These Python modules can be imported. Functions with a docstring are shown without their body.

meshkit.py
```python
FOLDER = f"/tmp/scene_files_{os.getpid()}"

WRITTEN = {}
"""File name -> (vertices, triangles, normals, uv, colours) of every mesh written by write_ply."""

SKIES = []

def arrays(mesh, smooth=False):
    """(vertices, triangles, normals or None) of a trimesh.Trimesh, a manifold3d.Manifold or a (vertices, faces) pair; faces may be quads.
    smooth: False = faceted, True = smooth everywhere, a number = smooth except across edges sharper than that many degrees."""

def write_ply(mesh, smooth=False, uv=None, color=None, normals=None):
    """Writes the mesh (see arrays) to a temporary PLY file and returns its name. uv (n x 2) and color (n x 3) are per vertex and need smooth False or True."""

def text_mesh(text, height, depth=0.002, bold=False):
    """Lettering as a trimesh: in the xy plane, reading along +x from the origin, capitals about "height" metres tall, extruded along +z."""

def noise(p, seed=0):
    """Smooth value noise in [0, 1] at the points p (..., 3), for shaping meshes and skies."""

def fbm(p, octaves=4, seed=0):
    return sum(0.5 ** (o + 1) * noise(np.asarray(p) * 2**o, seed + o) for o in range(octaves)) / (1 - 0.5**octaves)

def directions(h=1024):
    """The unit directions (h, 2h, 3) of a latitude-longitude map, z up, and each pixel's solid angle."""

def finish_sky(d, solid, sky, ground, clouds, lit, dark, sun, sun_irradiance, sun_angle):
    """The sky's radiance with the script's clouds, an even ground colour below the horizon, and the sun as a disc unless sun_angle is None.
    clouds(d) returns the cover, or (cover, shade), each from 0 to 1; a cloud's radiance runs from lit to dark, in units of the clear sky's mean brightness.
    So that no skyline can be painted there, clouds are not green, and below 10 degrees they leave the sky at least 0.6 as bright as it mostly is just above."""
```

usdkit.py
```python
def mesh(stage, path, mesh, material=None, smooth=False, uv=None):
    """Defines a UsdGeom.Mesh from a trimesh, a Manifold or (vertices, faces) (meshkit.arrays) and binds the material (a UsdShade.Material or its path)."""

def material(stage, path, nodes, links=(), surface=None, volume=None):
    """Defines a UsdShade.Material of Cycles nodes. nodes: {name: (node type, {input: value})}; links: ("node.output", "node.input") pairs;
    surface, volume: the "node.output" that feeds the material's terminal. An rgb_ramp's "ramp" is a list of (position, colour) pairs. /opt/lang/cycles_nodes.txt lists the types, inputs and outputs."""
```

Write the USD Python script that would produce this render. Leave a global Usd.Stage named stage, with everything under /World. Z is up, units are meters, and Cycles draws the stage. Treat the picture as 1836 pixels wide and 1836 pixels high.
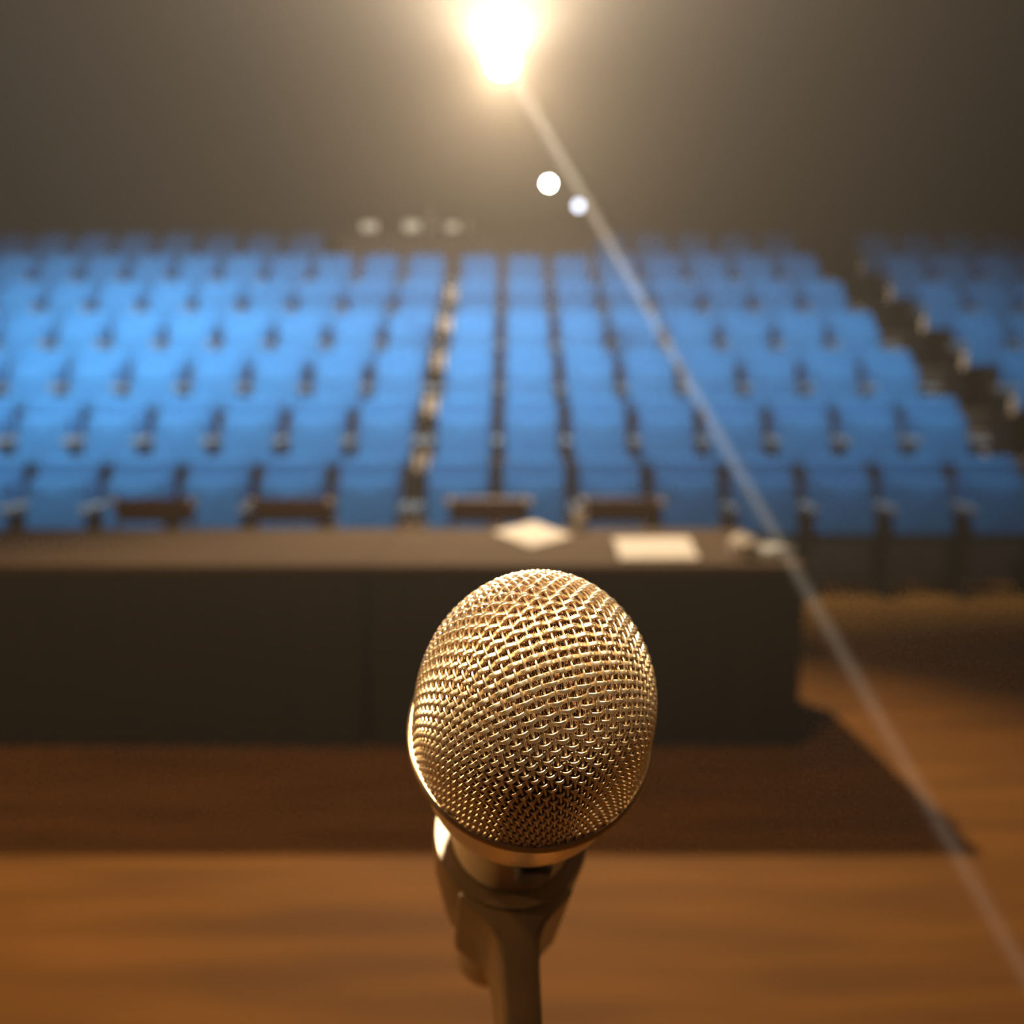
import math, random
import numpy as np, trimesh, manifold3d as m3
import usdkit, meshkit
from pxr import Usd, UsdGeom, UsdLux, UsdShade, Gf, Sdf, Vt

stage = Usd.Stage.CreateInMemory()
UsdGeom.SetStageUpAxis(stage, "Z")
UsdGeom.SetStageMetersPerUnit(stage, 1.0)
UsdGeom.Xform.Define(stage, "/World")
UsdGeom.Scope.Define(stage, "/World/Looks")
random.seed(7); rng = np.random.default_rng(7)

# ------------------------------------------------------------------ camera
F, W = 1600.0, 1836.0                      # focal length and frame in pixels
PITCH, EYE = math.radians(6.5), np.array([0.0, 0.0, 1.317])
RIGHT = np.array([1.0, 0, 0]); FWD = np.array([0, math.cos(PITCH), -math.sin(PITCH)]); UP = np.array([0, math.sin(PITCH), math.cos(PITCH)])
cam = UsdGeom.Camera.Define(stage, "/World/camera")
cam.CreateHorizontalApertureAttr(36.0); cam.CreateVerticalApertureAttr(36.0)
FL = 36.0 * F / W
cam.CreateFocalLengthAttr(FL)
cam.CreateFStopAttr(FL / 3.0)              # a phone's small lens opening
cam.CreateFocusDistanceAttr(0.151)
cam.CreateClippingRangeAttr(Gf.Vec2f(0.02, 200))
cam.CreateExposureAttr(0.0)
cam.AddTransformOp().Set(Gf.Matrix4d(*RIGHT, 0, *UP, 0, *(-FWD), 0, *EYE, 1))


def aim(prim, pos, target):
    p, t = np.array(pos, float), np.array(target, float)
    b = p - t; b /= np.linalg.norm(b)
    r = np.cross([0, 0, 1.0], b); r /= np.linalg.norm(r); u = np.cross(b, r)
    UsdGeom.Xformable(prim).AddTransformOp().Set(Gf.Matrix4d(*r, 0, *u, 0, *b, 0, *p, 1))


def spot(name, pos, target, radius, power, color, cone, soft, parent="/World"):
    l = UsdLux.SphereLight.Define(stage, f"{parent}/{name}")
    l.CreateRadiusAttr(radius); l.CreateIntensityAttr(power / (radius * radius)); l.CreateColorAttr(Gf.Vec3f(*color))
    s = UsdLux.ShapingAPI.Apply(l.GetPrim()); s.CreateShapingConeAngleAttr(cone); s.CreateShapingConeSoftnessAttr(soft)
    aim(l, pos, target)
    return l


WARM, AMBER = (1.0, 0.80, 0.58), (1.0, 0.60, 0.26)
FLARE = np.array([-0.075, 7.25, 4.00])      # the glaring lantern that hangs over the front rows
# house spots over the middle of the seating, stage spots over the microphone
for hx, hp in ((-5.2, 118), (-2.0, 122), (1.2, 74), (4.4, 30)):
    spot(f"house_light_{int(hx * 10 + 100):03d}", (hx, 5.1, 7.8), (hx + 0.2, 8.7, 1.6), 0.15, hp, (0.98, 0.92, 0.82), 32.5, 1.0)
spot("stage_light", (-0.15, -1.45, 4.36), (-0.02, 0.21, 1.25), 0.06, 78, (1.0, 0.71, 0.40), 3.5, 0.3)
spot("side_light", (-2.4, 0.1, 2.1), (0.0, 0.19, 1.28), 0.10, 6, AMBER, 4, 0.3)
spot("side_light_far", (2.3, 0.0, 2.2), (0.0, 0.19, 1.28), 0.10, 1.6, AMBER, 4, 0.3)
spot("wash_light", (-2.2, -0.6, 5.0), (-1.4, 2.8, 0.0), 0.20, 12, (1.0, 0.60, 0.27), 40, 1.0)
spot("flare_light", FLARE + [0, -0.17, -0.06], (0, 1.2, 0.0), 0.04, 42, (1.0, 0.72, 0.44), 33, 0.8)
spot("flare_spill", FLARE + [0, -0.17, -0.02], FLARE + [0, -3.0, 0.55], 0.04, 100, (1.0, 0.76, 0.52), 40, 0.7)


spot("beam_light", FLARE + [0.01, -0.20, -0.04], (1.15, 1.70, 0.0), 0.015, 52000, (1.0, 0.86, 0.66), 0.13, 0.3)
# ------------------------------------------------------------------ materials


def mat(name, color, rough=0.6, metal=0.0, vary=0.0, scale=20.0, stretch=(1, 1, 1), bump=0.0, bscale=None, **more):
    n = {"p": ("principled_bsdf", {"base_color": color, "roughness": rough, "metallic": metal, **more}), "t": ("texture_coordinate", {})}
    ln = []
    if vary:
        c = np.array(color)
        n["m"] = ("mapping", {"scale": stretch}); n["n"] = ("noise_texture", {"scale": scale, "detail": 2.0})
        n["r"] = ("rgb_ramp", {"ramp": [(0.3, tuple(c * (1 - vary))), (0.7, tuple(np.minimum(1, c * (1 + vary))))]})
        ln += [("t.object", "m.vector"), ("m.vector", "n.vector"), ("n.fac", "r.fac"), ("r.color", "p.base_color")]
    if bump:
        n["bn"] = ("noise_texture", {"scale": bscale or scale * 4, "detail": 3.0}); n["b"] = ("bump", {"strength": bump, "distance": 0.002})
        ln += [("t.object", "bn.vector"), ("bn.fac", "b.height"), ("b.normal", "p.normal")]
    return usdkit.material(stage, f"/World/Looks/{name}", n, ln, surface="p.BSDF")


def glow(name, color, strength):
    return usdkit.material(stage, f"/World/Looks/{name}", {"e": ("emission", {"color": color, "strength": strength})}, [], surface="e.emission")


M = dict(
    blue=mat("blue_fabric", (0.004, 0.138, 0.40), 0.85, vary=0.10, scale=30),
    stand=mat("dark_steel", (0.012, 0.011, 0.011), 0.5, vary=0.2),
    arm=mat("armrest_plastic", (0.22, 0.27, 0.31), 0.35, vary=0.1),
    cream=mat("cream_plastic", (0.62, 0.48, 0.33), 0.45, vary=0.05),
    deck=mat("tier_carpet", (0.09, 0.062, 0.045), 0.8, vary=0.25, scale=8),
    riser=mat("tier_riser", (0.03, 0.022, 0.018), 0.8, vary=0.2, scale=8),
    nosing=mat("step_nosing", (0.45, 0.36, 0.28), 0.5, vary=0.1),
    floor=mat("floor_wood", (0.20, 0.083, 0.010), 0.75, specular_ior_level=0.15, vary=0.25, scale=3, stretch=(0.4, 3, 1)),
    wall=mat("wall_paint", (0.075, 0.050, 0.034), 0.85, vary=0.12, scale=1.2),
    ceiling=mat("ceiling_paint", (0.03, 0.025, 0.02), 0.9, vary=0.1),
    curtain=mat("stage_curtain", (0.03, 0.012, 0.01), 0.95, vary=0.2),
    booth=mat("booth_panel", (0.10, 0.066, 0.043), 0.7, vary=0.15, scale=4),
    top=mat("table_laminate", (0.085, 0.056, 0.030), 0.85, specular_ior_level=0.12, vary=0.15, scale=6, stretch=(1, 6, 1)),
    cloth=mat("black_cloth", (0.010, 0.008, 0.005), 0.95, vary=0.3, scale=5, stretch=(6, 6, 0.6)),
    paper=mat("paper", (0.70, 0.67, 0.62), 0.8, vary=0.03),
    tissue=mat("tissue", (0.62, 0.68, 0.75), 0.9, vary=0.05),
    vinyl=mat("brown_vinyl", (0.065, 0.018, 0.010), 0.55, vary=0.3, scale=12),
    chrome=mat("chrome", (0.75, 0.72, 0.68), 0.22, 1.0),
    wire=mat("grille_wire", (0.90, 0.79, 0.61), 0.34, 1.0, vary=0.06, scale=300),
    foam=mat("grille_foam", (0.15, 0.072, 0.030), 0.85, vary=0.8, scale=1500, stretch=(1, 1, 0.25), bump=0.9, bscale=2200),
    thread=mat("screen_thread", (0.50, 0.31, 0.16), 0.4, 0.6),
    band=mat("grille_band", (0.55, 0.44, 0.32), 0.28, 1.0),
    collar=mat("collar_metal", (0.72, 0.60, 0.42), 0.40, 0.9, vary=0.05, scale=80, bump=0.06, bscale=2500),
    body=mat("microphone_body", (0.42, 0.30, 0.17), 0.5, 0.2, vary=0.05, scale=80),
    clip=mat("clip_rubber", (0.10, 0.062, 0.030), 0.30, vary=0.15, scale=90),
    standm=mat("stand_paint", (0.014, 0.011, 0.008), 0.55, vary=0.1, scale=60),
    iron=mat("lantern_paint", (0.02, 0.02, 0.02), 0.5, vary=0.1),
    pale=mat("pale_plastic", (0.72, 0.66, 0.52), 0.5, vary=0.05),
    lens=glow("lantern_lens", (1.0, 0.86, 0.66), 6.0),
    led_warm=glow("led_warm", (1.0, 0.95, 0.82), 60.0),
    led_cool=glow("led_cool", (0.74, 0.81, 1.0), 5.0),
    lit=glow("meter_light", (1.0, 0.90, 0.66), 0.55),
)

# ------------------------------------------------------------------ helpers
taken = {}


def numbered(parent, name):
    k = (str(parent), name); n = taken.get(k, 0); taken[k] = n + 1
    return name if n == 0 else f"{name}_{n:03d}"


def tag(prim, label=None, cat=None, group=None, kind=None):
    p = prim.GetPrim() if hasattr(prim, "GetPrim") else prim
    for k, v in (("label", label), ("category", cat), ("group", group), ("kind", kind)):
        if v:
            p.SetCustomDataByKey(k, v)
    return p


def obj(name, mesh, m, parent="/World", smooth=40, **kw):
    parent = str(parent.GetPath()) if hasattr(parent, "GetPath") else parent
    g = usdkit.mesh(stage, f"{parent}/{numbered(parent, name)}", mesh, M[m], smooth=smooth)
    tag(g, **kw)
    return g


def thing(name, label, cat, loc=(0, 0, 0), rz=0.0, group=None, kind=None):
    x = UsdGeom.Xform.Define(stage, "/World/" + numbered("/World", name))
    x.AddTranslateOp().Set(Gf.Vec3d(*map(float, loc))); x.AddRotateZOp().Set(float(rz))
    return tag(x, label, cat, group, kind)


def dup(root, loc, rz=0.0, label=None, group=None):
    d = root.GetCustomData()
    stem = root.GetName()
    while stem[-1].isdigit() or stem[-1] == "_":
        stem = stem[:-1]
    x = thing(stem, label or d["label"], d["category"], loc, rz, group or d.get("group"))
    x.GetReferences().AddInternalReference(root.GetPath()); x.SetInstanceable(True)
    return x


def box(cx, cy, cz, sx, sy, sz, bev=0.0):
    if bev <= 0:
        b = trimesh.creation.box([sx, sy, sz]); b.apply_translation([cx, cy, cz]); return b
    return rbox(cx, cy, cz, sx, sy, sz, bev, 6)


def tm(man):
    k = man.to_mesh()
    return trimesh.Trimesh(np.array(k.vert_properties[:, :3]), np.array(k.tri_verts), process=False)


def hull(spheres, seg=12):
    return tm(m3.Manifold.batch_hull([m3.Manifold.sphere(r, seg).translate(list(map(float, c))) for c, r in spheres]))


def rbox(cx, cy, cz, sx, sy, sz, r, seg=12):
    return hull([((cx + a * (sx / 2 - r), cy + b * (sy / 2 - r), cz + c * (sz / 2 - r)), r) for a in (-1, 1) for b in (-1, 1) for c in (-1, 1)], seg)


def cat(ms):
    return trimesh.util.concatenate(ms)


def tube(pts, r, sides=8, caps=True, out=None, flat=1.0, square=2.0):
    p = np.asarray(pts, float); n = len(p)
    t = np.gradient(p, axis=0); t /= np.linalg.norm(t, axis=1, keepdims=True) + 1e-12
    a = np.cross(t, np.where(np.abs(t[:, 2:]) < 0.9, [0, 0, 1.0], [1.0, 0, 0])); a /= np.linalg.norm(a, axis=1, keepdims=True) + 1e-12
    if out is not None:                    # an oval section: flat across the given outward direction
        a = np.cross(t, out); a /= np.linalg.norm(a, axis=1, keepdims=True) + 1e-12
    b = np.cross(t, a) * flat; g = np.arange(sides) * 2 * np.pi / sides + (np.pi / sides if square > 2 else 0)
    gc, gs = (np.sign(x) * np.abs(x) ** (2 / square) for x in (np.cos(g), np.sin(g)))
    v = p[:, None] + r * (gc[None, :, None] * a[:, None] + gs[None, :, None] * b[:, None])
    i, j = np.meshgrid(np.arange(n - 1), np.arange(sides), indexing="ij")
    q = np.stack([i * sides + j, i * sides + (j + 1) % sides, (i + 1) * sides + (j + 1) % sides, (i + 1) * sides + j], -1).reshape(-1, 4)
    f = np.vstack([q[:, [0, 1, 2]], q[:, [0, 2, 3]]])
    v = v.reshape(-1, 3)
    if caps:
        k = len(v); v = np.vstack([v, p[:1], p[-1:]]); s = np.arange(sides)
        f = np.vstack([f, np.stack([np.full(sides, k), (s + 1) % sides, s], 1), np.stack([np.full(sides, k + 1), (n - 1) * sides + s, (n - 1) * sides + (s + 1) % sides], 1)])
    m = trimesh.Trimesh(v, f, process=False)
    if m.volume < 0:
        m.invert()
    return m


def lathe(profile, seg=48):
    m = trimesh.creation.revolve(np.array(profile, float), sections=seg)
    if m.is_watertight and m.volume < 0:
        m.invert()
    return m


def cyl(p, q, r, sides=16):
    return tube([p, q], r, sides)


def posed(mesh, mtx):
    m = mesh.copy(); m.apply_transform(mtx); return m


def ray(px, py):
    d = FWD + RIGHT * (px - 918) / F - UP * (py - 918) / F
    return d


# ------------------------------------------------------------------ the setting
XL, XR, YB, YF, ZC = -10.0, 10.0, -4.0, 14.0, 9.0
Y0, RUN, RISE, NROW = 6.43, 0.915, 0.44, 7
obj("floor", box(0, (YB + YF) / 2, -0.05, XR - XL, YF - YB, 0.1), "floor", kind="structure", label="brown wooden hall floor")
obj("ceiling", box(0, (YB + YF) / 2, ZC + 0.05, XR - XL, YF - YB, 0.1), "ceiling", kind="structure", label="dark ceiling of the hall")
obj("wall_back", box(0, YF + 0.05, ZC / 2, XR - XL, 0.1, ZC), "wall", kind="structure", label="brown rear wall behind the last row of seats")
obj("wall_left", box(XL - 0.05, (YB + YF) / 2, ZC / 2, 0.1, YF - YB, ZC), "wall", kind="structure", label="brown side wall of the hall")
obj("wall_right", box(XR + 0.05, (YB + YF) / 2, ZC / 2, 0.1, YF - YB, ZC), "wall", kind="structure", label="brown side wall across the hall")
obj("wall_front", box(0, YB - 0.05, ZC / 2, XR - XL, 0.1, ZC), "curtain", kind="structure", label="dark stage curtain wall")
AX0, AX1 = 3.80, 4.42                       # the stepped aisle
for i in range(1, NROW):
    y = Y0 + RUN * i - 0.60
    t = thing("seating_tier", ["", "lowest", "second", "third", "fourth", "fifth", "topmost"][i] + " raised tier carrying a row of blue seats", "seating tier", (0, y, 0), kind="structure")
    dep = RUN if i < NROW - 1 else YF - y - 0.01
    obj("deck", box(0, dep / 2, RISE * i - 0.015, XR - XL - 0.02, dep, 0.03), "deck", t)
    obj("riser", box(0, 0.02, RISE * i / 2 - 0.016, XR - XL - 0.02, 0.03, RISE * i - 0.032), "riser", t)
    s = thing("aisle_step", "dark half step with a pale nosing in the side aisle, climbing to the " + ["", "second", "third", "fourth", "fifth", "sixth", "last"][i] + " row", "step", ((AX0 + AX1) / 2, y - 0.30, RISE * (i - 1)), kind="structure")
    obj("block", box(0, 0.142, RISE / 4, AX1 - AX0 - 0.04, 0.284, RISE / 2), "riser", s)
    obj("nosing", box(0, 0.012, RISE / 2 + 0.006, AX1 - AX0 - 0.04, 0.03, 0.012), "nosing", s)

# ------------------------------------------------------------------ seats


def backrest():
    pts, r = [], 0.032
    w, z0, z1, cr = 0.228, 0.42, 0.985, 0.075
    for s in (-1, 1):
        pts.append(((s * (w - r), -0.035, z0 + r), r))
        for a in np.linspace(0, math.pi / 2, 4):
            x, z = w - cr + (cr - r) * math.cos(a), z1 - cr + (cr - r) * math.sin(a)
            pts.append(((s * x, 0.24 * (z - z0) - 0.035, z), r))
    for z in (0.55, 0.80, 0.92):
        pts.append(((0, 0.24 * (z - z0) - 0.053, z), r))
    return hull(pts, 12)


def seat_pad():
    pts, r = [], 0.04
    w, z0, z1 = 0.215, 0.42, 0.835
    for s in (-1, 1):
        for z, y in ((z0 + r, -0.165), (z1 - r, -0.085)):
            pts.append(((s * (w - r), y, z), r)); pts.append(((s * (w - r), y + 0.03, z), r))
    for z in (0.55, 0.7):
        pts.append(((0, -0.165 + (z - z0) / 0.42 * 0.08 - 0.016, z), r))
    return hull(pts, 12)


def side_stand(x):
    return cat([rbox(x, -0.13, 0.30, 0.036, 0.26, 0.58, 0.012, 6), box(x, -0.13, 0.012, 0.07, 0.34, 0.024)])


def armrest(x):
    return hull([((x + a * 0.014, y, z), 0.016) for a in (-1, 1) for y, z in ((-0.32, 0.635), (-0.32, 0.625), (-0.02, 0.645), (-0.02, 0.61))], 10)


def make_seat(ends, label, loc):
    t = thing("auditorium_seat", label, "seat", loc, 0, "rows of blue auditorium seats")
    obj("backrest", backrest(), "blue", t); obj("seat_cushion", seat_pad(), "blue", t)
    obj("crossbar", box(0, -0.06, 0.405, 0.51, 0.05, 0.03), "stand", t)
    for x in [-0.275] + ([0.275] if "R" in ends else []):
        obj("side_stand", side_stand(x), "stand", t); obj("armrest", armrest(x), "arm", t)
    for s in ([-1] if "L" in ends else []) + ([1] if "R" in ends else []):
        obj("end_cap", rbox(s * 0.278, -0.285, 0.475, 0.05, 0.05, 0.17, 0.016, 8), "cream", t)
    return t


protos, ROWN = {}, ["front", "second", "third", "fourth", "fifth", "sixth", "last"]
ORD = ["first", "second", "third", "fourth", "fifth", "sixth", "seventh", "eighth", "ninth", "tenth", "eleventh", "twelfth", "thirteenth"]


def put_seat(ends, label, loc):
    if ends not in protos:
        protos[ends] = make_seat(ends, label, loc)
    else:
        dup(protos[ends], loc, 0, label)


def shown(x, y, z):
    d = np.array([x, y, z]) - EYE; c = d @ FWD
    return -60 < 918 + F * (d @ RIGHT) / c < 1896


for i in range(NROW):
    y, z = Y0 + RUN * i, RISE * i
    last = i == NROW - 1
    for k in range(14):
        x = -1.03 - 0.55 * k
        if shown(x, y, z + 0.6) and not (last and k < 3):
            e = "R" if k == (3 if last else 0) else "M"
            put_seat(e, f"blue tip-up seat in the {ROWN[i]} row, {ORD[k - 3 if last else k]} to the left of the " + ("sound desk" if last else "central gap"), (x, y, z))
    for k in range(8):
        x = -0.39 + 0.55 * k
        if last and k < 3:
            continue
        e = "L" if k == (3 if last else 0) else "R" if k == 7 else "M"
        if shown(x, y, z + 0.6):
            put_seat(e, f"blue tip-up seat in the {ROWN[i]} row, {ORD[k - 3 if last else k]} to the right of the " + ("sound desk" if last else "central gap"), (x, y, z))
    for k in range(5):
        x = 4.72 + 0.55 * k
        if shown(x, y, z + 0.6):
            put_seat("L" if k == 0 else "M", f"blue tip-up seat in the {ROWN[i]} row, {ORD[k]} beyond the stepped aisle", (x, y, z))

# ------------------------------------------------------------------ sound desk at the back
ZT = RISE * (NROW - 1)
t = thing("sound_desk", "long brown panelled sound desk in the middle of the last row", "sound desk", (-0.55, 12.15, ZT))
for k in range(6):
    obj("front_panel", rbox(-1.40 + 0.56 * k, -0.20, 0.47, 0.552, 0.04, 0.94, 0.008, 6), "booth", t)
obj("worktop", rbox(0, 0.10, 0.965, 3.45, 0.74, 0.045, 0.015, 6), "booth", t)
for s in (-1, 1):
    obj("end_panel", rbox(s * 1.70, 0.12, 0.47, 0.04, 0.60, 0.94, 0.008, 6), "booth", t)
DZ = ZT + 0.9885


def desk_x(px, y):
    d = ray(px, 372); return d[0] / d[1] * y


def screen(px, w, h, label):
    t = thing("small_monitor", label, "monitor", (desk_x(px, 12.1), 12.1, DZ), 0, "pale devices on the sound desk")
    obj("casing", rbox(0, 0, 0.03 + h / 2, w, 0.04, h, 0.008, 6), "pale", t)
    obj("display", box(0, -0.0215, 0.03 + h / 2, w - 0.03, 0.004, h - 0.03), "lit", t)
    obj("foot", box(0, 0.01, 0.015, w * 0.5, 0.10, 0.03), "iron", t)


def bottle(px, h, label):
    t = thing("drink_bottle", label, "bottle", (desk_x(px, 12.05), 12.05, DZ), 0, "bottles on the sound desk")
    obj("bottle_body", lathe([(0, 0), (0.042, 0), (0.045, 0.01), (0.045, h * 0.62), (0.018, h * 0.86), (0.018, h * 0.9), (0, h * 0.9)], 20), "pale", t)
    obj("cap", lathe([(0, h * 0.9), (0.021, h * 0.9), (0.021, h), (0, h)], 16), "paper", t)


screen(662, 0.22, 0.12, "small pale glowing monitor at the left end of the sound desk")
screen(738, 0.22, 0.13, "small bright glowing monitor beside the tall pale bottle on the sound desk")
screen(811, 0.17, 0.11, "small dim glowing monitor between the two bottles on the sound desk")
bottle(773, 0.30, "tall pale bottle standing on the sound desk between two monitors")
bottle(838, 0.22, "short pale bottle standing at the right of the monitors on the sound desk")


def lantern(name, pos, target, r, lens, label, catg):
    t = thing(name, label, catg, (0, 0, 0))
    p, g = np.array(pos, float), np.array(target, float)
    b = p - g; b /= np.linalg.norm(b); rr = np.cross([0, 0, 1.0], b); rr /= np.linalg.norm(rr); u = np.cross(b, rr)
    m = np.eye(4); m[:3, 0], m[:3, 1], m[:3, 2], m[:3, 3] = rr, u, b, p
    can = lathe([(0, 4.2 * r), (0.75 * r, 4.1 * r), (0.95 * r, 3.4 * r), (1.0 * r, 2.0 * r), (1.22 * r, 1.2 * r), (1.22 * r, -0.1 * r), (1.12 * r, -0.1 * r), (1.12 * r, 0.35 * r), (0, 0.35 * r)], 32)
    obj("housing", posed(can, m), "iron", t)
    obj("lens", posed(lathe([(0, 0.34 * r), (0, 0.20 * r), (0.7 * r, 0.24 * r), (1.08 * r, 0.30 * r), (1.08 * r, 0.34 * r)], 32), m), lens, t)
    yk = [p + rr * s * 1.3 * r + b * 2 * r + [0, 0, z * r] for s, z in ((-1, 0), (-1, 2.2), (1, 2.2), (1, 0))]
    obj("yoke", cat([cyl(yk[k], yk[k + 1], 0.09 * r, 8) for k in range(3)]), "iron", t)
    top = (yk[1] + yk[2]) / 2
    obj("hook", cyl(top, top + [0, 0, 0.9 * r], 0.12 * r, 8), "iron", t)
    return top + [0, 0, 0.9 * r]


top = lantern("stage_lantern", FLARE, (0, 0.5, 0.0), 0.11, "lens", "black stage lantern glaring down from the bar above the front rows", "stage light")
bar = thing("lighting_bar", "horizontal dark lighting bar carrying the glaring stage lantern", "lighting bar", (0, 0, 0))
BZ = 5.30
obj("pipe", cyl((-2.6, top[1], BZ), (2.4, top[1], BZ), 0.025, 14), "iron", bar)
obj("drop_tube", cyl(top - [0, 0, 0.002], (top[0], top[1], BZ), 0.014, 10), "iron", bar)
for x in (-2.3, 2.1):
    obj("hanger", cyl((x, top[1], BZ), (x, top[1], ZC - 0.002), 0.012, 8), "iron", bar)
for px, py, lens, lab in ((984, 329, "led_warm", "small bright white spotlight on the rear wall bracket"), (1037, 369, "led_cool", "small bluish white spotlight on the rear wall, lower than its neighbour")):
    d = ray(px, py); p = EYE + d * (13.45 / d[1])
    top2 = lantern("small_spotlight", p, EYE, 0.055, lens, lab, "spotlight")
    br = stage.GetPrimAtPath("/World/small_spotlight" + ("" if py == 329 else "_001"))
    obj("bracket", cat([cyl(top2, (top2[0], YF - 0.02, top2[2]), 0.010, 8), box(top2[0], YF - 0.012, top2[2], 0.09, 0.02, 0.12)]), "iron", br)

# ------------------------------------------------------------------ tables with black cloths
TY0, TY1, TZ = 3.36, 4.42, 0.73
for x0, x1, lab in ((-0.561, 1.135, "brown-topped table with a black front cloth, carrying the two white papers"), (-2.265, -0.563, "brown-topped table with a black front cloth, left of the paper-strewn table"), (-3.975, -2.267, "brown-topped table with a black front cloth, farthest along the row")):
    t = thing("long_table", lab, "table", ((x0 + x1) / 2, (TY0 + TY1) / 2, 0), 0, "tables joined end to end before the seats")
    w, dpt = x1 - x0, TY1 - TY0
    obj("table_top", rbox(0, 0, TZ - 0.015, w, dpt, 0.03, 0.008, 8), "top", t)
    # the skirt: a gently rippled cloth along the front and both ends
    pts = []
    for a, b2 in (((-w / 2 + .012, dpt / 2 - .02), (-w / 2 + .012, -dpt / 2 + .012)), ((-w / 2 + .012, -dpt / 2 + .012), (w / 2 - .012, -dpt / 2 + .012)), ((w / 2 - .012, -dpt / 2 + .012), (w / 2 - .012, dpt / 2 - .02))):
        n = 60
        for k in range(n):
            s = k / n
            pts.append((a[0] + (b2[0] - a[0]) * s, a[1] + (b2[1] - a[1]) * s))
    pts = np.array(pts + [(w / 2 - .012, dpt / 2 - .02)])
    tn = np.gradient(pts, axis=0); tn /= np.linalg.norm(tn, axis=1, keepdims=True); nr = np.stack([-tn[:, 1], tn[:, 0]], 1)
    zs = np.linspace(0.012, TZ - 0.031, 5); vv = []
    ar = np.r_[0, np.cumsum(np.linalg.norm(np.diff(pts, axis=0), axis=1))]
    for side in (0, 1):
        for z in zs:
            amp = 0.007 * (1 - z / TZ)
            q = pts + nr * (amp * np.sin(ar * 42)[:, None] + amp + (0.003 if side else 0))
            vv.append(np.c_[q, np.full(len(q), z)])
    L, nz = len(pts), len(zs); ff = []
    vid = lambda s, j, i: (s * nz + j) * L + i
    for j in range(nz - 1):
        for i in range(L - 1):
            ff += [(vid(0, j, i), vid(0, j, i + 1), vid(0, j + 1, i + 1)), (vid(0, j, i), vid(0, j + 1, i + 1), vid(0, j + 1, i))]
            ff += [(vid(1, j, i), vid(1, j + 1, i + 1), vid(1, j, i + 1)), (vid(1, j, i), vid(1, j + 1, i), vid(1, j + 1, i + 1))]
    for i in range(L - 1):
        for j in (0, nz - 1):
            a, b2, c, d = vid(0, j, i), vid(0, j, i + 1), vid(1, j, i + 1), vid(1, j, i)
            ff += [(a, b2, c), (a, c, d)] if j else [(a, c, b2), (a, d, c)]
    obj("skirt", trimesh.Trimesh(np.vstack(vv), np.array(ff), process=False), "cloth", t, label="black cloth hanging to the floor")
    for sx in (-1, 1):
        for sy in (-1, 1):
            obj("leg", cyl((sx * (w / 2 - 0.08), sy * (dpt / 2 - 0.10), 0), (sx * (w / 2 - 0.08), sy * (dpt / 2 - 0.10), TZ - 0.03), 0.016, 10), "chrome", t)


def on_table(px, py, z=TZ):
    d = ray(px, py); return EYE + d * ((z - EYE[2]) / d[2])


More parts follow.
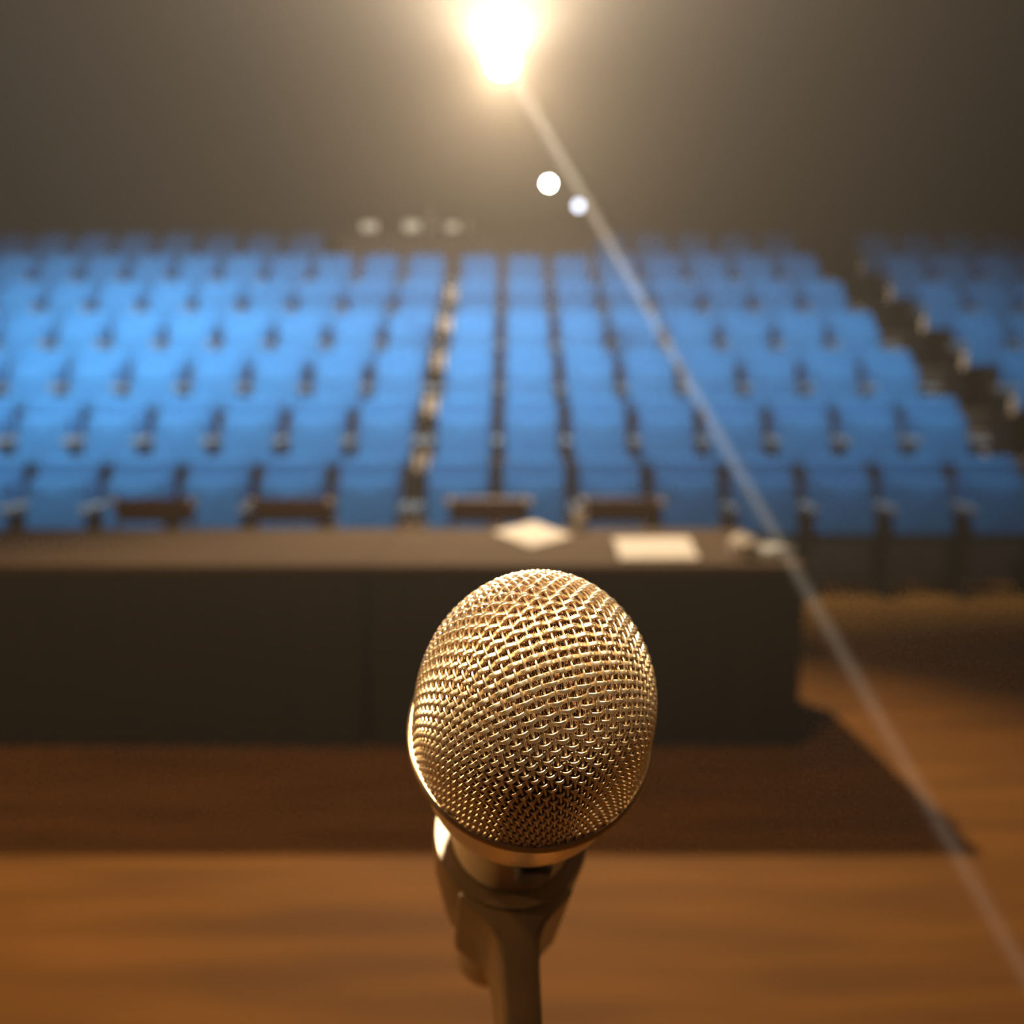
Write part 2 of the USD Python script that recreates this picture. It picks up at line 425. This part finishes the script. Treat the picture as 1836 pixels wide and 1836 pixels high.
def sheet(corners, n_sheets, label):
    """A small pile of paper sheets, its corners given on the table top."""
    c = np.array([on_table(*q)[:2] for q in corners]); mid = c.mean(0)
    t = thing("paper_stack", label, "paper", (mid[0], mid[1], TZ + 0.0004))
    for k in range(n_sheets):
        q = (c - mid) @ np.array([[math.cos(.02 * k), math.sin(.02 * k)], [-math.sin(.02 * k), math.cos(.02 * k)]]) * (1 - 0.004 * k)
        z0 = 0.0016 * k
        v = np.vstack([np.c_[q, np.full(4, z0)], np.c_[q, np.full(4, z0 + 0.0014)]])
        f = [(0, 2, 1), (0, 3, 2), (4, 5, 6), (4, 6, 7)] + [x for i in range(4) for x in ((i, (i + 1) % 4, 4 + (i + 1) % 4), (i, 4 + (i + 1) % 4, 4 + i))]
        me = trimesh.Trimesh(v, np.array(f), process=False)
        if me.volume < 0:
            me.invert()
        obj("sheet", me, "paper", t, smooth=False)


sheet([(884, 955), (952, 980.5), (1025, 962.5), (962, 937.5)], 3, "white papers lying turned like a diamond on the table")
sheet([(1112, 1003), (1250, 1003), (1236, 965), (1102, 966)], 3, "white papers lying squarely near the front edge of the table")


def crumple(seed, size, flat):
    m = trimesh.creation.icosphere(3, 1.0); v = np.array(m.vertices)
    n = meshkit.fbm(v * 2.2 + 10 * seed, 3, seed) - 0.5
    v = v * (1 + 0.75 * n)[:, None] * np.array(size); v[:, 2] = np.maximum(v[:, 2], -flat)
    v[:, 2] += flat
    return trimesh.Trimesh(v, m.faces, process=False)


p = on_table(1331, 996)
t = thing("crumpled_tissue", "crumpled white tissue with a bluish fold near the end of the table", "tissue", (p[0], p[1], TZ + 0.0005))
obj("wad", crumple(3, (0.055, 0.085, 0.055), 0.03), "paper", t)
m_ = crumple(5, (0.10, 0.07, 0.03), 0.015); m_.apply_translation([0.10, -0.01, 0])
obj("loose_fold", m_, "tissue", t, label="bluish white loose fold")
p = on_table(1040, 949)
tag(obj("paper_cup", posed(lathe([(0, 0), (0.026, 0), (0.036, 0.09), (0.038, 0.09), (0.038, 0.093), (0.034, 0.093), (0.025, 0.006), (0, 0.006)], 28), trimesh.transformations.translation_matrix([p[0], p[1] - 0.02, TZ + 0.0005]) @ trimesh.transformations.rotation_matrix(0, [1, 0, 0])), "paper"), "cream paper cup standing behind the diamond-turned papers at the table's far edge", "cup")

# ------------------------------------------------------------------ chairs behind the tables


def table_chair(px0, px1, label, first=None, rz=0.0, y=5.0):
    x = ((px0 + px1) / 2 - 918) / F * y
    if first is not None:
        return dup(first, (x, y, 0), rz, label)
    t = thing("conference_chair", label, "chair", (x, y, 0), rz, "brown chairs behind the tables")
    w = 0.225
    # the sitter faces the stage (-y); the back stands on the +y side
    obj("backrest", hull([((s * (w - 0.03), yy, z), 0.026) for s in (-1, 1) for yy, z in ((0.0, 0.715), (0.0, 0.80))] + [((0, 0.03, z), 0.026) for z in (0.715, 0.80)], 12), "vinyl", t)
    obj("seat", rbox(0, -0.22, 0.455, 0.46, 0.44, 0.06, 0.025), "vinyl", t)
    for s in (-1, 1):
        obj("leg", tube([(s * 0.215, 0.012, 0.80), (s * 0.215, -0.01, 0.46), (s * 0.215, 0.03, 0.0)], 0.011, 10), "chrome", t)
        obj("leg", tube([(s * 0.215, -0.40, 0.43), (s * 0.215, -0.43, 0.0)], 0.011, 10), "chrome", t)
        obj("end_knob", trimesh.creation.icosphere(2, 0.024).apply_translation([s * 0.222, -0.022, 0.805]), "pale", t)
    obj("seat_rail", cat([cyl((-0.215, yy, 0.425), (0.215, yy, 0.425), 0.010, 8) for yy in (-0.40, -0.02)]), "chrome", t)
    return t


c0 = table_chair(200, 346, "brown vinyl chair behind the tables, farthest from the aisle", rz=1)
table_chair(446, 596, "brown vinyl chair behind the tables, second along from the far end", c0, rz=-1)
table_chair(808, 945, "brown vinyl chair directly behind the diamond-turned papers", c0, rz=2)
table_chair(1048, 1184, "brown vinyl chair behind the squarely placed papers", c0, rz=-3)

# ------------------------------------------------------------------ the microphone
EL, AZ = math.radians(40), math.radians(5.18)
ax_c = np.array([math.sin(AZ) * math.cos(EL), math.sin(EL), -math.cos(AZ) * math.cos(EL)])      # camera frame: right, up, forward
to_w = lambda v: RIGHT * v[0] + UP * v[1] + FWD * v[2]
AXIS = to_w(ax_c); C0 = EYE + to_w(np.array([0.0038, -0.0452, 0.1856]))
U = np.cross([0, 0, 1.0], AXIS); U /= np.linalg.norm(U)      # sideways
if U @ RIGHT < 0:
    U = -U
V = np.cross(AXIS, U)                                     # towards the top of the head as seen
MM = np.eye(4); MM[:3, 0], MM[:3, 1], MM[:3, 2], MM[:3, 3] = U, V, AXIS, C0
R0, D0, RT, LT = 0.0242, 0.0083, 0.0235, 0.0342
# the head's outline by arc length from its pole
th = np.linspace(math.pi / 2, 0, 400)
pr, pz = RT * np.cos(th), D0 + LT * np.sin(th)
pr, pz = np.r_[pr, np.linspace(RT, R0, 60)[1:]], np.r_[pz, np.linspace(D0, 0.0006, 60)[1:]]
ps = np.r_[0, np.cumsum(np.hypot(np.diff(pr), np.diff(pz)))]
nz_ = np.gradient(pz, ps); nr_ = np.gradient(pr, ps)       # the outward normal is (-dz, dr)
SMAX = ps[-1]


def on_head(uv, off):
    s = np.hypot(uv[:, 0], uv[:, 1]); a = np.arctan2(uv[:, 1], uv[:, 0])
    r, z = np.interp(s, ps, pr), np.interp(s, ps, pz)
    n0, n1 = -np.interp(s, ps, nz_), np.interp(s, ps, nr_)
    r = r + off * n0; z = z + off * n1
    return np.c_[r * np.cos(a), r * np.sin(a), z]


mic = thing("microphone", "microphone with a gilt-lit woven wire head, tilted towards the viewer on its stand", "microphone")
PITS, WRS, GROT = (0.00174, 0.00200), (0.00042, 0.00025), math.radians(13)    # rows, columns
cg, sg = math.cos(GROT), math.sin(GROT)
wires = []
LIFT = (0.00038, 0.00013)
for fam in (0, 1):
    PIT, CROSS = PITS[fam], PITS[1 - fam]
    K = int(SMAX / PIT)
    for i in range(-K, K + 1):
        q = (i + 0.5) * PIT
        if abs(q) > SMAX - 0.0006:
            continue
        half = math.sqrt((SMAX - 0.0003) ** 2 - q * q)
        w = np.arange(-half, half, CROSS / 6)
        if len(w) < 4:
            continue
        ph = np.cos(np.pi * (w / CROSS - 0.5))
        off = (1 if (i % 2) == 0 else -1) * (1 if fam else -1) * np.sign(ph) * np.abs(ph) ** 0.7 * LIFT[fam]
        uv = np.c_[np.full_like(w, q), w] if fam else np.c_[w, np.full_like(w, q)]
        uv = uv @ np.array([[cg, sg], [-sg, cg]])
        p0, p1 = on_head(uv, off), on_head(uv, off + 0.001)
        wires.append(tube(p0, WRS[fam], 8, caps=False, out=(p1 - p0) / 0.001, flat=0.45 if fam == 0 else 0.95, square=3.4 if fam == 0 else 2.0))
obj("grille", posed(cat(wires), MM), "wire", mic, smooth=True, kind="stuff", label="woven golden wire mesh")
# a fine screen of thin threads between the mesh and the foam
threads = []
for i in range(int(-SMAX / 0.00032), int(SMAX / 0.00032) + 1):
    q = i * 0.00032
    if abs(q) > SMAX - 0.002:
        continue
    half = math.sqrt((SMAX - 0.0008) ** 2 - q * q)
    w = np.arange(-half, half, 0.0009)
    if len(w) < 5:
        continue
    uv = np.c_[q + rng.normal(0, 0.00010, len(w)), w] @ np.array([[cg, sg], [-sg, cg]])
    threads.append(tube(on_head(uv, -0.00078 + rng.normal(0, 0.00007, len(w))), 0.000055, 4, caps=False))
obj("inner_screen", posed(cat(threads), MM), "thread", mic, smooth=True, kind="stuff", label="fine brown threads behind the mesh")
k = slice(0, len(ps), 6)
prof = np.c_[np.maximum(pr[k] - 0.0012 * np.abs(nz_[k]), 0), pz[k] - 0.0012 * np.abs(nr_[k])]
prof[0, 0] = 0
obj("foam_liner", posed(lathe(np.vstack([prof, [[0, prof[-1, 1]]]]), 72), MM), "foam", mic, label="brown foam behind the mesh")
RB = R0 + 0.0009
obj("rim_band", posed(lathe([(R0 - 0.0012, 0.0009), (RB - 0.0002, 0.0010), (RB + 0.0003, 0.0006), (RB + 0.0005, 0.0), (RB + 0.0003, -0.0006), (RB - 0.0002, -0.0010), (R0 - 0.0012, -0.0020), (R0 - 0.0012, 0.0009)], 96), MM), "band", mic, label="shiny rim")
obj("collar", posed(lathe([(0, -0.0021), (R0 - 0.0006, -0.0021), (R0 - 0.0006, -0.004), (R0 - 0.0012, -0.012), (R0 - 0.0022, -0.0185), (R0 - 0.004, -0.0215), (0.0178, -0.0235), (0, -0.0235)], 96), MM), "collar", mic, label="pale metal collar")
obj("handle", posed(lathe([(0, -0.0237), (0.0172, -0.0237), (0.0168, -0.030), (0.0158, -0.045), (0.0150, -0.075), (0.0132, -0.13), (0.0118, -0.172), (0.0108, -0.175), (0, -0.175)], 64), MM), "body", mic)
obj("index_notch", posed(rbox(0.001, -0.0193, -0.0248, 0.0078, 0.0064, 0.009, 0.0015, 8), MM), "standm", mic, label="small dark notch under the collar")

# the clip and its stand
clip = thing("microphone_clip", "dark rubber clip gripping the microphone handle", "microphone clip")
HZ = -0.056


def cprof(a):
    return a


out_r = [(0.0, 0.0194), (-0.003, 0.0199), (-0.02, 0.0196), (-0.048, 0.0172), (-0.050, 0.0168)]
ang = np.linspace(math.radians(-90 - 148), math.radians(-90 + 148), 60)    # open at the top
vv, ff = [], []
zz = [o[0] for o in out_r]
for a in ang:
    for z, r in out_r:
        vv.append((r * math.cos(a), r * math.sin(a), HZ + z))
    for z, r in out_r[::-1]:
        ri = np.interp(-(HZ + z), [0.045, 0.075, 0.13], [0.0162, 0.0154, 0.0136])
        vv.append((ri * math.cos(a), ri * math.sin(a), HZ + z))
n = 2 * len(out_r)
for i in range(len(ang) - 1):
    for j in range(n):
        a, b, c, d = i * n + j, i * n + (j + 1) % n, (i + 1) * n + (j + 1) % n, (i + 1) * n + j
        ff += [(a, c, b), (a, d, c)]
for base, flip in ((0, False), ((len(ang) - 1) * n, True)):
    for j in range(1, n - 1):
        ff.append((base, base + j, base + j + 1) if not flip else (base, base + j + 1, base + j))
sl = trimesh.Trimesh(np.array(vv), np.array(ff), process=False)
if sl.volume < 0:
    sl.invert()
obj("sleeve", posed(sl, MM), "clip", clip)


def loc(x, y, z):
    return (MM @ np.array([x, y, z, 1.0]))[:3]


KN = loc(0.0, -0.056, HZ - 0.026)            # the knuckle's bolt
rings = []
for dy, hw in ((-0.0150, 0.0125), (-0.0185, 0.0085), (-0.0215, 0.0055), (-0.0250, 0.0038), (-0.031, 0.0030), (-0.050, 0.0027)):
    zf, zb = HZ - 0.0025 + min(0, (dy + 0.02) * 0.25), HZ - 0.045 + max(0, (-0.02 - dy) * 0.45)
    rings.append([(loc(sx * hw, dy, z), 0.0018) for sx in (-1, 1) for z in (zf, zb)])
fins = m3.Manifold()
for ra, rb_ in zip(rings[:-1], rings[1:]):
    fins += m3.Manifold.batch_hull([m3.Manifold.sphere(r, 12).translate(list(map(float, c))) for c, r in ra + rb_])
obj("fin", tm(fins), "clip", clip)
obj("bolt", cyl(KN - U * 0.013, KN + U * 0.013, 0.0032, 14), "chrome", clip)
st = thing("microphone_stand", "slim dark stand rising from the floor to the microphone clip", "microphone stand", (0, 0, 0))
fork = cat([hull([(KN + U * s * 0.0085, 0.0034), (KN + U * s * 0.0085 + [0, 0, -0.016], 0.0034)], 12) for s in (-1, 1)] + [cyl(KN + [0, 0, -0.016], KN + [0, 0, -0.030], 0.0125, 24)])
obj("fork", fork, "standm", st)
obj("tube", cyl(KN + [0, 0, -0.030], (KN[0], KN[1], 0.50), 0.0080, 24), "standm", st)
obj("outer_tube", cyl((KN[0], KN[1], 0.56), (KN[0], KN[1], 0.02), 0.0115, 24), "standm", st)
obj("clutch", posed(lathe([(0, 0), (0.016, 0), (0.019, 0.01), (0.019, 0.06), (0.015, 0.07), (0, 0.07)], 24), trimesh.transformations.translation_matrix([KN[0], KN[1], 0.53])), "standm", st)
obj("base", posed(lathe([(0, 0), (0.14, 0), (0.145, 0.004), (0.14, 0.014), (0.03, 0.03), (0.02, 0.04), (0, 0.04)], 64), trimesh.transformations.translation_matrix([KN[0], KN[1], 0.0])), "standm", st)

# ------------------------------------------------------------------ haze in the hall
usdkit.material(stage, "/World/Looks/haze_air", {"v": ("scatter_volume", {"color": (1.0, 0.97, 0.93), "density": 0.009, "anisotropy": 0.5})}, [], volume="v.volume")
M["haze"] = UsdShade.Material.Get(stage, "/World/Looks/haze_air")
obj("haze", box(0, 4.9, 4.4, 19.0, 17.0, 8.7), "haze", smooth=False, kind="stuff", label="thin stage haze filling the hall and catching the light", cat="haze")
